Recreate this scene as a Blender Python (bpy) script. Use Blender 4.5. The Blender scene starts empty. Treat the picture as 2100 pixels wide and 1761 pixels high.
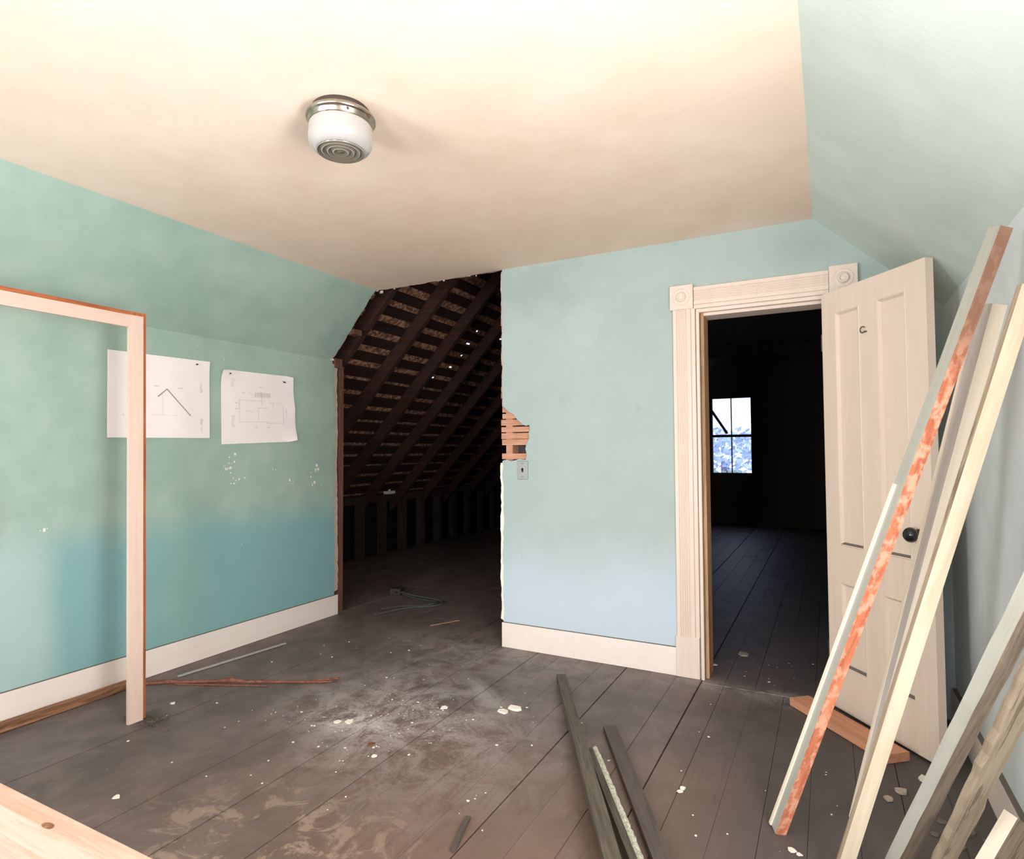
import bpy, bmesh, math, random
from mathutils import Vector, Matrix, noise
random.seed(7)
S = bpy.context.scene
COL = S.collection

# ------------------------------------------------------------------ camera, world, lights, exposure
CAMZ = 1.33
cam_d = bpy.data.cameras.new('camera'); cam = bpy.data.objects.new('camera', cam_d); COL.objects.link(cam)
yaw, pitch, roll = 0.482762697, 0.0360894758, 0.00491532927
cy, sy = math.cos(yaw), math.sin(yaw)
fw = Vector((-sy*math.cos(pitch), cy*math.cos(pitch), math.sin(pitch)))
rt = Vector((cy, sy, 0)); dn = fw.cross(rt)
c_, s_ = math.cos(roll), math.sin(roll)
r2 = c_*rt + s_*dn; d2 = -s_*rt + c_*dn
cam.matrix_world = Matrix(((r2.x, -d2.x, -fw.x, 0), (r2.y, -d2.y, -fw.y, 0), (r2.z, -d2.z, -fw.z, CAMZ), (0, 0, 0, 1)))
cam_d.sensor_fit = 'HORIZONTAL'; cam_d.sensor_width = 36; cam_d.lens = 36*1236.33/2100
cam_d.clip_start = 0.02; cam_d.clip_end = 200
S.camera = cam
vs = S.view_settings
S.display_settings.display_device = 'sRGB'
vs.view_transform = 'Standard'; vs.look = 'None'; vs.gamma = 1; vs.use_curve_mapping = False
vs.exposure = 0.47
S.cycles.use_denoising = True
S.cycles.max_bounces = 10; S.cycles.diffuse_bounces = 6
S.cycles.sample_clamp_indirect = 6

W = bpy.data.worlds.new('sky'); S.world = W; W.use_nodes = True
wn = W.node_tree; wn.nodes.clear()
wo = wn.nodes.new('ShaderNodeOutputWorld'); wb = wn.nodes.new('ShaderNodeBackground')
wb.inputs[0].default_value = (0.70, 0.80, 1.0, 1); wb.inputs[1].default_value = 1.5
wn.links.new(wb.outputs[0], wo.inputs[0])

def area(name, loc, direction, sx, sy_, col, power, spread=180):
    l = bpy.data.lights.new(name, 'AREA'); l.shape = 'RECTANGLE'; l.size = sx; l.size_y = sy_
    l.color = col; l.energy = power; l.spread = math.radians(spread)
    o = bpy.data.objects.new(name, l); COL.objects.link(o); o.location = loc
    o.rotation_euler = Vector(direction).to_track_quat('-Z', 'Y').to_euler()
    o['label'] = 'daylight entering through a window behind the viewpoint'; o['category'] = 'light'; o['kind'] = 'helper'
    return o
# daylight: side window beside the viewpoint, two gable windows behind it (sky light going down, ground bounce going up)
area('side_window_sky', (0.60, 0.65, 1.35), (-1, 0.10, -0.20), 0.45, 1.1, (0.90, 0.95, 1.0), 26)
area('side_window_bounce', (0.60, 0.65, 1.15), (-1, 0.25, 0.55), 1.0, 0.9, (1.0, 0.93, 0.87), 42)
area('gable_window_sky', (-0.75, -1.50, 1.45), (0.05, 1, -0.22), 0.95, 1.4, (0.84, 0.91, 1.0), 18)
area('gable_window_bounce', (-0.75, -1.50, 1.2), (0.0, 1, 0.42), 0.95, 1.0, (1.0, 0.93, 0.87), 27)
area('gable_window_bounce.001', (-2.55, -1.50, 1.2), (0.75, 1, 0.45), 0.95, 1.0, (1.0, 0.95, 0.92), 32)
area('gable_window_sky.001', (-2.55, -1.50, 1.45), (0.45, 1, -0.10), 0.95, 1.4, (0.88, 0.93, 1.0), 38)
area('far_window_sky', (-1.53, 11.55, 1.6), (0.05, -1, -0.35), 0.7, 1.35, (0.22, 0.32, 1.0), 0.9)

# ------------------------------------------------------------------ helpers
def link(o, parent=None):
    COL.objects.link(o)
    if parent is not None:
        o.parent = parent
    return o
def tag(o, label=None, cat=None, group=None, kind=None):
    if label: o['label'] = label
    if cat: o['category'] = cat
    if group: o['group'] = group
    if kind: o['kind'] = kind
    return o
def empty(name, loc=(0, 0, 0)):
    o = bpy.data.objects.new(name, None); o.empty_display_size = 0.1
    COL.objects.link(o); o.location = loc
    return o
def obj(name, bm, mats, parent=None, smooth=False):
    me = bpy.data.meshes.new(name)
    bmesh.ops.recalc_face_normals(bm, faces=bm.faces)
    bm.to_mesh(me); bm.free()
    for m in (mats if isinstance(mats, (list, tuple)) else [mats]):
        me.materials.append(m)
    if smooth:
        for p in me.polygons: p.use_smooth = True
    o = bpy.data.objects.new(name, me)
    COL.objects.link(o)
    if parent is not None:
        o.parent = parent
        o.matrix_parent_inverse = Matrix.Translation(-Vector(parent.location)) if parent.parent is None else parent_inv(parent)
    return o
def parent_inv(p):
    M = Matrix.Identity(4); q = p
    chain = []
    while q is not None:
        chain.append(q); q = q.parent
    for q in reversed(chain):
        M = M @ q.matrix_parent_inverse @ Matrix.LocRotScale(q.location, q.rotation_euler, q.scale)
    return M.inverted()
def box(bm, x0, x1, y0, y1, z0, z1, mi=0):
    v = [bm.verts.new(p) for p in ((x0,y0,z0),(x1,y0,z0),(x1,y1,z0),(x0,y1,z0),(x0,y0,z1),(x1,y0,z1),(x1,y1,z1),(x0,y1,z1))]
    fs = []
    for f in ((0,3,2,1),(4,5,6,7),(0,1,5,4),(1,2,6,5),(2,3,7,6),(3,0,4,7)):
        fc = bm.faces.new([v[i] for i in f]); fc.material_index = mi; fs.append(fc)
    return v
def bx(x0, x1, y0, y1, z0, z1, bev=0.0):
    bm = bmesh.new(); box(bm, x0, x1, y0, y1, z0, z1)
    if bev: bmesh.ops.bevel(bm, geom=bm.edges[:], offset=bev, segments=1, affect='EDGES')
    return bm
def sheet(loops, org, u, v, n, thick, jag=None):
    """plaster sheet: loops of 2-D points (outline, then holes) in the plane org+u,v; extruded by thick along n"""
    bm = bmesh.new(); org, u, v, n = map(Vector, (org, u, v, n)); es = []
    for lp in loops:
        vs_ = [bm.verts.new(org + u*a + v*b) for a, b in lp]
        es += [bm.edges.new((vs_[i], vs_[(i+1) % len(vs_)])) for i in range(len(vs_))]
    bmesh.ops.triangle_fill(bm, use_beauty=True, use_dissolve=False, edges=es)
    r = bmesh.ops.extrude_face_region(bm, geom=bm.faces[:])
    bmesh.ops.translate(bm, vec=n*thick, verts=[g for g in r['geom'] if isinstance(g, bmesh.types.BMVert)])
    return bm
def jagged(a, b, step=0.02, amp=0.008, seed=0):
    """points from a to b (2-D) with a broken outline"""
    rr = random.Random(seed); a, b = Vector(a), Vector(b); L = (b-a).length; d = (b-a)/L; nn = Vector((-d.y, d.x))
    k = max(2, int(L/step)); out = [tuple(a)]
    w = 0
    for i in range(1, k):
        w = w*0.6 + rr.uniform(-1, 1)*0.8
        p = a + d*(L*(i + rr.uniform(-.35, .35))/k) + nn*(amp*w)
        out.append(tuple(p))
    return out
def tube(bm, pts, r, seg=8, closed_ends=True):
    pts = [Vector(p) for p in pts]; rings = []
    for i, p in enumerate(pts):
        t = (pts[min(i+1, len(pts)-1)] - pts[max(i-1, 0)]).normalized()
        a = t.cross(Vector((0, 0, 1)));
        if a.length < 1e-3: a = t.cross(Vector((1, 0, 0)))
        a.normalize(); b = t.cross(a)
        rad = r[i] if isinstance(r, (list, tuple)) else r
        rings.append([bm.verts.new(p + rad*(math.cos(2*math.pi*k/seg)*a + math.sin(2*math.pi*k/seg)*b)) for k in range(seg)])
    for i in range(len(rings)-1):
        for k in range(seg):
            bm.faces.new((rings[i][k], rings[i][(k+1) % seg], rings[i+1][(k+1) % seg], rings[i+1][k]))
    if closed_ends:
        bm.faces.new(rings[0]); bm.faces.new(rings[-1])
def lathe(bm, prof, org=(0, 0, 0), axis=(0, 0, 1), seg=48, mis=None):
    """prof: (radius, height) along axis"""
    org, ax = Vector(org), Vector(axis).normalized()
    a = ax.orthogonal().normalized(); b = ax.cross(a); rings = []
    for r, h in prof:
        if r < 1e-5: rings.append([bm.verts.new(org + ax*h)])
        else: rings.append([bm.verts.new(org + ax*h + r*(math.cos(2*math.pi*k/seg)*a + math.sin(2*math.pi*k/seg)*b)) for k in range(seg)])
    for i in range(len(rings)-1):
        A, B = rings[i], rings[i+1]
        for k in range(seg):
            if len(A) == 1 and len(B) == 1: continue
            if len(A) == 1: f = bm.faces.new((A[0], B[k], B[(k+1) % seg]))
            elif len(B) == 1: f = bm.faces.new((A[k], A[(k+1) % seg], B[0]))
            else: f = bm.faces.new((A[k], A[(k+1) % seg], B[(k+1) % seg], B[k]))
            if mis: f.material_index = mis[i]
def extrude_profile(prof, org, u, n, along, L):
    """prof: (across, height) points; closed back at height 0"""
    bm = bmesh.new(); org, u, n, al = map(Vector, (org, u, n, along))
    pts = [(prof[0][0], 0)] + list(prof) + [(prof[-1][0], 0)]
    A = [bm.verts.new(org + u*a + n*h) for a, h in pts]; B = [bm.verts.new(org + u*a + n*h + al*L) for a, h in pts]
    k = len(pts)
    for i in range(k): bm.faces.new((A[i], A[(i+1) % k], B[(i+1) % k], B[i]))
    bm.faces.new(A); bm.faces.new(B[::-1])
    return bm

# ------------------------------------------------------------------ materials
class NT:
    def __init__(s, name):
        s.m = bpy.data.materials.new(name); s.m.use_nodes = True; s.t = s.m.node_tree; s.t.nodes.clear()
        s.out = s.n('ShaderNodeOutputMaterial'); s.b = s.n('ShaderNodeBsdfPrincipled'); s.l(s.b.outputs[0], s.out.inputs[0])
    def n(s, t, **k):
        x = s.t.nodes.new(t)
        for a, b in k.items(): setattr(x, a, b)
        return x
    def l(s, a, b): s.t.links.new(a, b)
    def pos(s):
        g = s.n('ShaderNodeNewGeometry'); return g.outputs['Position']
    def co(s):
        g = s.n('ShaderNodeTexCoord'); return g.outputs['Object']
    def scale(s, vec, sc):
        m = s.n('ShaderNodeMapping'); m.inputs['Scale'].default_value = sc; s.l(vec, m.inputs[0]); return m.outputs[0]
    def noise(s, vec, scale, detail=4, rough=.55, dist=0):
        x = s.n('ShaderNodeTexNoise'); x.inputs['Scale'].default_value = scale; x.inputs['Detail'].default_value = detail
        x.inputs['Roughness'].default_value = rough; x.inputs['Distortion'].default_value = dist; s.l(vec, x.inputs['Vector']); return x.outputs[0]
    def ramp(s, fac, stops):
        r = s.n('ShaderNodeValToRGB'); e = r.color_ramp.elements
        while len(e) < len(stops): e.new(0.5)
        for i, (p, c) in enumerate(stops):
            e[i].position = p; e[i].color = (*c, 1) if isinstance(c, (tuple, list)) else (c, c, c, 1)
        s.l(fac, r.inputs[0]); return r.outputs[0]
    def mix(s, fac, a, b, mode='MIX'):
        x = s.n('ShaderNodeMix', data_type='RGBA', blend_type=mode)
        for sock, v in ((x.inputs[0], fac), (x.inputs[6], a), (x.inputs[7], b)):
            if hasattr(v, 'is_linked'): s.l(v, sock)
            elif isinstance(v, (int, float)): sock.default_value = v if sock is x.inputs[0] else (v, v, v, 1)
            else: sock.default_value = (*v, 1)
        return x.outputs[2]
    def math(s, op, a, b=0, c=0):
        x = s.n('ShaderNodeMath', operation=op)
        for i, v in enumerate((a, b, c)):
            if hasattr(v, 'is_linked'): s.l(v, x.inputs[i])
            else: x.inputs[i].default_value = v
        return x.outputs[0]
    def smooth(s, v, a, b):
        x = s.n('ShaderNodeMapRange', interpolation_type='SMOOTHSTEP'); s.l(v, x.inputs[0])
        x.inputs[1].default_value = a; x.inputs[2].default_value = b; return x.outputs[0]
    def xyz(s, vec):
        x = s.n('ShaderNodeSeparateXYZ'); s.l(vec, x.inputs[0]); return x.outputs
    def blob(s, vec, c, r, soft=.5, warp=None):
        """1 inside an ellipsoid about c with radii r"""
        m = s.n('ShaderNodeMapping'); m.vector_type = 'POINT'
        m.inputs['Location'].default_value = tuple(-a/b for a, b in zip(c, r)); m.inputs['Scale'].default_value = tuple(1/b for b in r)
        s.l(vec, m.inputs[0]); L = s.n('ShaderNodeVectorMath', operation='LENGTH'); s.l(m.outputs[0], L.inputs[0])
        v = L.outputs['Value']
        if warp is not None: v = s.math('ADD', v, s.math('MULTIPLY', s.math('SUBTRACT', warp, .5), 1.6))
        return s.smooth(v, 1+soft*.5, 1-soft)
    def bump(s, h, strength=.3, dist=.002):
        b = s.n('ShaderNodeBump'); b.inputs['Strength'].default_value = strength; b.inputs['Distance'].default_value = dist
        s.l(h, b.inputs['Height']); s.l(b.outputs[0], s.b.inputs['Normal'])
    def done(s, col=None, rough=.8, metal=0, spec=.3):
        if col is not None:
            if hasattr(col, 'is_linked'): s.l(col, s.b.inputs['Base Color'])
            else: s.b.inputs['Base Color'].default_value = (*col, 1)
        if hasattr(rough, 'is_linked'): s.l(rough, s.b.inputs['Roughness'])
        else: s.b.inputs['Roughness'].default_value = rough
        s.b.inputs['Metallic'].default_value = metal; s.b.inputs['Specular IOR Level'].default_value = spec
        return s.m
def lin(r, g, b):
    f = lambda c: ((c/255+.055)/1.055)**2.4 if c/255 > .04045 else c/255/12.92
    return (f(r), f(g), f(b))

def plaster(name, light, dark, extra=None, bump=.25, spots=0.0):
    t = NT(name); p = t.pos()
    big = t.noise(p, 1.1, 3, .6); mid = t.noise(p, 5, 5, .6); fine = t.noise(p, 90, 3, .6)
    f = t.math('ADD', t.math('MULTIPLY', big, .6), t.math('MULTIPLY', mid, .4))
    col = t.mix(t.smooth(f, .36, .66), dark, light)
    if extra: col = extra(t, p, col)
    # hairline smudges
    sm = t.noise(t.scale(p, (1, 1, .35)), 14, 5, .7, .6)
    col = t.mix(t.math('MULTIPLY', t.smooth(sm, .62, .78), .12), col, (.12, .13, .12))
    t.bump(t.math('ADD', t.math('MULTIPLY', mid, 3), t.math('MULTIPLY', fine, .25)), bump, .004)
    return t.done(col, .72, 0, .25)

def left_extra(t, p, col):
    x = t.xyz(p)
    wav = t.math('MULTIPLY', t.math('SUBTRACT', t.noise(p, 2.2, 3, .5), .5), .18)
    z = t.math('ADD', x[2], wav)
    low = t.smooth(z, 1.02, .74)                         # shadow low on the wall, painted in as deeper teal
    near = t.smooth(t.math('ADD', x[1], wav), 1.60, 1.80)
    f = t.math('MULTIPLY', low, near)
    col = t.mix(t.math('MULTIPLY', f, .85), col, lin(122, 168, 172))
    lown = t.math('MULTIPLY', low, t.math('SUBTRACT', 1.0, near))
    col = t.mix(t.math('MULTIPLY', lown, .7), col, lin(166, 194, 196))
    g = t.blob(p, (-3.62, 2.42, .45), (.3, .2, .62), .9)   # greenish shadow beyond the standing frame, painted on the wall
    col = t.mix(t.math('MULTIPLY', g, .35), col, lin(142, 168, 150))
    st = t.blob(p, (-3.62, 1.45, 1.05), (.3, .05, .2), .7, t.noise(p, 9, 4, .6))
    col = t.mix(t.math('MULTIPLY', st, .5), col, (.3, .36, .33))
    return col
def back_extra(t, p, col):
    x = t.xyz(p)
    wav = t.math('MULTIPLY', t.math('SUBTRACT', t.noise(p, 2.0, 3, .5), .5), .25)
    col = t.mix(t.smooth(t.math('ADD', x[2], wav), .9, .3), col, lin(190, 204, 213))  # bluish skylight tone painted into the lower wall colour
    n = t.noise(p, 7, 4, .55)
    pa = t.blob(p, (-1.40, 3.67, 2.15), (.13, .4, .13), .15, n)
    col = t.mix(t.math('MULTIPLY', pa, .45), col, lin(176, 191, 187))
    gr = t.blob(p, (-1.72, 3.67, 2.42), (.42, .4, .2), .9, n)
    col = t.mix(t.math('MULTIPLY', gr, .35), col, lin(135, 152, 146))
    sc = t.blob(p, (-.15, 3.67, 2.43), (.22, .4, .15), .9, n)
    col = t.mix(t.math('MULTIPLY', sc, .25), col, lin(130, 148, 145))
    return col
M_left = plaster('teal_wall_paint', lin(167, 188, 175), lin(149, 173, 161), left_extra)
M_back = plaster('pale_blue_wall_paint', lin(171, 184, 180), lin(163, 178, 174), back_extra)
M_right = plaster('pale_green_wall_paint', lin(217, 229, 221), lin(204, 218, 209))
M_rwall = plaster('pale_white_blue_wall_paint', lin(226, 232, 232), lin(214, 222, 224))
def ceil_extra(t, p, col):
    n = t.noise(p, 3, 5, .6)
    a = t.blob(p, (-2.0, 3.2, 2.6), (1.6, 1.4, .5), 1.0, n)
    return t.mix(t.math('MULTIPLY', a, .55), col, lin(222, 190, 166))
M_ceil = plaster('cream_ceiling_paint', lin(242, 223, 206), lin(236, 214, 195), ceil_extra, .2)
t = NT('broken_plaster'); p = t.pos(); n_ = t.noise(p, 60, 5, .7)
t.bump(n_, .8, .01); M_plaster = t.done(t.mix(n_, lin(160, 140, 125), lin(222, 208, 194)), .95, 0, .1)

def wood(name, a, b, axis='y', scale=1.0, rough=.75, mottled=0, paint=None, paint_amt=.5, seed=0, bs=.35, iso=0):
    """planed wood; grain runs along the object's given axis"""
    t = NT(name); c = t.co()
    sc = {'x': (.6, 9, 9), 'y': (9, .6, 9), 'z': (9, 9, .6)}[axis]
    m = t.n('ShaderNodeMapping'); m.inputs['Scale'].default_value = tuple(q*scale for q in sc); m.inputs['Location'].default_value = (seed, seed*2, seed*3)
    t.l(c, m.inputs[0]); v = m.outputs[0]
    g = t.noise(v, 3.5, 6, .65, 1.2); g2 = t.noise(v, 14, 4, .6, .4)
    f = t.math('ADD', t.math('MULTIPLY', g, .7), t.math('MULTIPLY', g2, .3))
    col = t.mix(t.smooth(f, .35, .65), a, b)
    if paint is not None:
        pn = t.noise(t.scale(v, (.6, .6, .9)) if not iso else t.scale(c, (18, 18, 12)), 5 if not iso else 1.6, 4, .6)
        pm = t.smooth(pn, (.62 if not iso else .57)-.3*paint_amt, (.66 if not iso else .72)-.3*paint_amt)
        col = t.mix(pm, col, paint)
    if iso: col = t.mix(t.math('MULTIPLY', t.smooth(t.xyz(c)[2], 1.55, 1.85), .8), col, lin(120, 98, 82))
    t.bump(f, bs, .003)
    return t.done(col, rough, 0, .25)
M_paint_cream = wood('cream_trim_paint', lin(226, 209, 196), lin(221, 203, 188), 'z', .5, .5, bs=.05)
M_frame_paint = wood('dull_pink_white_paint', lin(214, 190, 176), lin(206, 180, 166), 'z', .5, .55, bs=.08)
M_paint_white = wood('white_baseboard_paint', lin(236, 225, 217), lin(232, 220, 210), 'y', .4, .55, bs=.04)
M_door = wood('beige_door_paint', lin(230, 212, 196), lin(225, 206, 188), 'z', .45, .5, bs=.05)
M_pine_new = wood('fresh_pine', lin(216, 172, 154), lin(202, 150, 128), 'z', 1, .7, bs=.1)
M_tan_cream = wood('tan_cream_worn_paint', lin(212, 198, 174), lin(194, 176, 150), 'z', .7, .6, bs=.1)
M_pine_block = wood('pink_pine', lin(214, 158, 128), lin(196, 136, 104), 'z', 1, .7)
M_lath = wood('raw_lath_wood', lin(206, 156, 130), lin(176, 124, 98), 'x', 1.2, .8)
M_orange = wood('orange_raw_wood', lin(186, 112, 72), lin(148, 80, 48), 'z', 1, .7)
M_orange_patchy = wood('orange_wood_with_paint_flecks', lin(208, 128, 94), lin(166, 88, 62), 'z', 1.0, .7, paint=lin(218, 160, 132), paint_amt=.42, iso=1)
M_dark_wood = wood('dark_weathered_wood', lin(92, 82, 70), lin(66, 58, 50), 'y', 1, .85)
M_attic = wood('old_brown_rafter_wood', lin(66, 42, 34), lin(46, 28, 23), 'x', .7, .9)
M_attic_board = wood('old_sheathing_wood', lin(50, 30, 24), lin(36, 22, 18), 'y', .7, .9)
M_void = NT('near_black_boards').done(lin(24, 21, 20), .95, 0, .05)  # plain near-black colour for the boards behind the eave studs
M_eave = wood('blackened_stud_wood', lin(58, 47, 41), lin(42, 34, 30), 'z', .7, .95)
M_jamb = wood('bare_tan_jamb_wood', lin(204, 168, 132), lin(168, 128, 94), 'z', .8, .7)
M_stud = wood('brown_stud_wood', lin(120, 84, 66), lin(92, 62, 48), 'z', .9, .85)
M_grey_board = wood('grey_painted_board', lin(172, 170, 160), lin(160, 158, 148), 'z', .5, .6, bs=.1)
M_cream_board = wood('cream_painted_board', lin(240, 228, 210), lin(230, 216, 194), 'z', .6, .5, bs=.1)
M_lav_board = wood('pale_lavender_board', lin(192, 186, 184), lin(178, 168, 158), 'z', .6, .5, bs=.1)
M_tan_board = wood('tan_worn_board', lin(176, 160, 138), lin(150, 132, 110), 'z', 1.0, .8, paint=lin(128, 112, 96), paint_amt=.3)
M_brown_edge = wood('brown_rough_board_edge', lin(128, 114, 98), lin(92, 80, 68), 'z', 1.2, .9)
M_green_board = wood('dull_green_painted_wood', lin(104, 95, 84), lin(74, 67, 59), 'z', 1, .75)
M_flaky = wood('flaking_white_paint', lin(228, 226, 210), lin(140, 142, 124), 'z', 5, .8)
M_slate = wood('dull_grey_brown_wood', lin(96, 86, 80), lin(78, 70, 66), 'z', .8, .7)
M_splinter = wood('reddish_splinter_wood', lin(142, 94, 76), lin(98, 60, 47), 'x', 2, .8)
M_strip = wood('brown_strip_wood', lin(158, 114, 84), lin(96, 66, 46), 'z', 1.1, .8)

# floor
def floor_mat():
    t = NT('worn_brown_floor_paint'); p = t.pos(); x = t.xyz(p)
    inf = t.n('ShaderNodeObjectInfo')
    big = t.noise(p, .9, 4, .6); mid = t.noise(p, 4.5, 6, .65, .6)
    gr = t.noise(t.scale(p, (14, 1, 14)), 3, 6, .7, .5)
    col = t.mix(t.smooth(mid, .38, .64), lin(98, 87, 83), lin(117, 102, 97))
    # greyer zone by the wall and by the doorway, browner towards the middle of the room
    warm = t.blob(p, (-1.0, 1.9, 0), (1.5, .9, 1), 1.0, big)
    col = t.mix(t.math('MULTIPLY', warm, .7), col, lin(122, 98, 84))
    grey = t.smooth(t.math('ADD', x[0], t.math('MULTIPLY', big, .5)), -.45, .25)
    col = t.mix(t.math('MULTIPLY', grey, .85), col, lin(84, 81, 80))
    col = t.mix(t.math('MULTIPLY', t.smooth(gr, .5, .75), .35), col, lin(66, 56, 50))
    col = t.mix(t.math('MULTIPLY', inf.outputs['Random'], .16), col, lin(70, 60, 54))
    # scuffs through the paint
    wn_ = t.noise(p, 7, 6, .7, 1.2)
    wz = t.blob(p, (-1.75, 1.45, 0), (.55, .42, 1), 1.0, big)
    col = t.mix(t.math('MULTIPLY', wz, t.math('MULTIPLY', t.smooth(wn_, .50, .60), .7)), col, lin(168, 146, 128))
    col = t.mix(t.math('MULTIPLY', t.smooth(wn_, .60, .72), .3), col, lin(140, 120, 106))
    # plaster dust
    dn_ = t.noise(p, 5.5, 7, .75, .8); fine = t.noise(p, 70, 3, .7)
    d1 = t.blob(p, (-1.90, 2.50, 0), (.85, .62, 1), 1.3, big)
    d2 = t.blob(p, (-1.95, 3.55, 0), (.9, .35, 1), 1.2, big)
    d3 = t.blob(p, (-.35, 3.58, 0), (.6, .12, 1), 1.0, big)
    d4 = t.blob(p, (-2.15, 2.30, 0), (.28, .14, 1), 1.0, dn_)
    dm = t.math('ADD', t.math('MULTIPLY', d1, .75), t.math('ADD', t.math('MULTIPLY', d2, .5), t.math('ADD', t.math('MULTIPLY', d3, .4), t.math('MULTIPLY', d4, .7))))
    dust = t.math('MULTIPLY', dm, t.smooth(t.math('ADD', t.math('MULTIPLY', dn_, .75), t.math('MULTIPLY', fine, .25)), .38, .60))
    col = t.mix(dust, col, lin(188, 180, 176))
    # one brushed white smear
    m = t.n('ShaderNodeMapping'); m.inputs['Rotation'].default_value = (0, 0, math.radians(-52)); m.vector_type = 'POINT'
    v2 = t.n('ShaderNodeVectorMath', operation='SUBTRACT'); t.l(p, v2.inputs[0]); v2.inputs[1].default_value = (-1.73, 2.93, 0)
    t.l(v2.outputs[0], m.inputs[0])
    sm = t.blob(m.outputs[0], (0, 0, 0), (.06, .27, 1), .9, t.noise(t.scale(m.outputs[0], (12, 1, 1)), 4, 4, .6))
    col = t.mix(t.math('MULTIPLY', sm, .42), col, lin(180, 178, 176))
    # crumbs ground into the boards
    vo = t.n('ShaderNodeTexVoronoi'); vo.inputs['Scale'].default_value = 26; t.l(p, vo.inputs['Vector'])
    sz = t.smooth(t.noise(p, 3.0, 3, .6), .45, .7)
    sp = t.math('LESS_THAN', vo.outputs['Distance'], t.math('MULTIPLY', t.math('ADD', t.math('MULTIPLY', dm, .8), t.math('MULTIPLY', sz, .5)), .11))
    col = t.mix(t.math('MULTIPLY', sp, .75), col, lin(214, 206, 196))
    # dirt heap at the foot of the standing frame
    fd = t.blob(p, (-3.03, 1.86, 0), (.13, .09, 1), .8, t.noise(p, 12, 4, .6))
    col = t.mix(t.math('MULTIPLY', fd, .7), col, lin(52, 46, 44))
    t.bump(t.math('ADD', t.math('MULTIPLY', gr, .6), t.math('ADD', mid, t.math('MULTIPLY', dust, .6))), .35, .004)
    r = t.math('ADD', .52, t.math('MULTIPLY', dust, .4))
    return t.done(col, r, 0, .35)
M_floor = floor_mat()
M_dark = NT('dark_gap').done((.012, .010, .009), .95, 0, .05)
M_dust_top = NT('dusty_grey_ledge').done(lin(118, 110, 102), .95, 0, .1)
M_paper = NT('white_paper')
pp = M_paper.pos(); M_paper.bump(M_paper.noise(pp, 9, 3, .5), .25, .01); M_paper = M_paper.done(lin(242, 234, 230), .85, 0, .15)
M_ink = NT('grey_print').done(lin(150, 146, 146), .9, 0, .1)
M_ink_pale = NT('pale_grey_print').done(lin(208, 200, 200), .9, 0, .1)
t = NT('aged_nickel'); n_ = t.noise(t.pos(), 40, 3, .6); M_nickel = t.done(t.mix(n_, (.30, .25, .20), (.62, .55, .47)), t.math('ADD', .16, t.math('MULTIPLY', n_, .15)), 1.0, .5)
M_nickel_dark = NT('tarnished_metal').done((.11, .095, .085), .45, .8, .5)
M_ring_shade = NT('grey_glass_ring').done(lin(122, 112, 98), .16, .3, .6)  # shade of the grooves is put into this colour
t = NT('milk_glass'); t.b.inputs['Subsurface Weight'].default_value = .25; t.b.inputs['Subsurface Radius'].default_value = (.02, .02, .02)
t.b.inputs['Coat Weight'].default_value = .6; M_milk = t.done(lin(176, 173, 170), .12, 0, .5)
M_black_knob = NT('black_porcelain').done((.012, .011, .011), .12, 0, .6)
t = NT('brushed_switch_plate'); M_steel = t.done((.34, .335, .33), .40, .85, .5)
M_black = NT('black_plastic').done((.01, .01, .01), .4, 0, .4)
M_cable = NT('grey_cable_sheath').done(lin(74, 76, 74), .7, 0, .3)
M_chip = NT('white_plaster_chip').done(lin(236, 230, 216), .9, 0, .2)
t = NT('window_glass'); t.b.inputs['Transmission Weight'].default_value = 1.0; t.b.inputs['IOR'].default_value = 1.0
M_glass = t.done((.93, .96, 1.0), .0, 0, .2)
t = NT('shingle_underside'); p = t.pos(); n_ = t.noise(p, 26, 5, .7); n2 = t.noise(p, 3, 2, .5)
M_shingle = t.done(t.mix(t.smooth(n_, .4, .65), lin(96, 64, 48), lin(184, 142, 114)), .9, 0, .2)
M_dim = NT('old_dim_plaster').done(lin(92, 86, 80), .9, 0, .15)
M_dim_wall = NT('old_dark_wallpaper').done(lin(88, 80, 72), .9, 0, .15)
t = NT('pale_leaf_green'); n_ = t.noise(t.pos(), 5, 4, .6); M_leaf = t.done(t.mix(n_, (.22, .28, .26), (.62, .68, .70)), .7, 0, .2)
M_dark_frame = NT('dark_sash_paint').done((.03, .028, .028), .6, 0, .3)

# ------------------------------------------------------------------ dimensions
XL, XR, YB, YF, ZC = -3.62, 0.53, 3.67, -1.5, 2.60
ZKL, ZKR = 2.09, 2.05
XCL, XCR = -3.13, -0.05          # where the slopes meet the flat ceiling
YE = 11.4                        # far gable
def K(o): o['kind'] = 'structure'; return o

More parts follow.
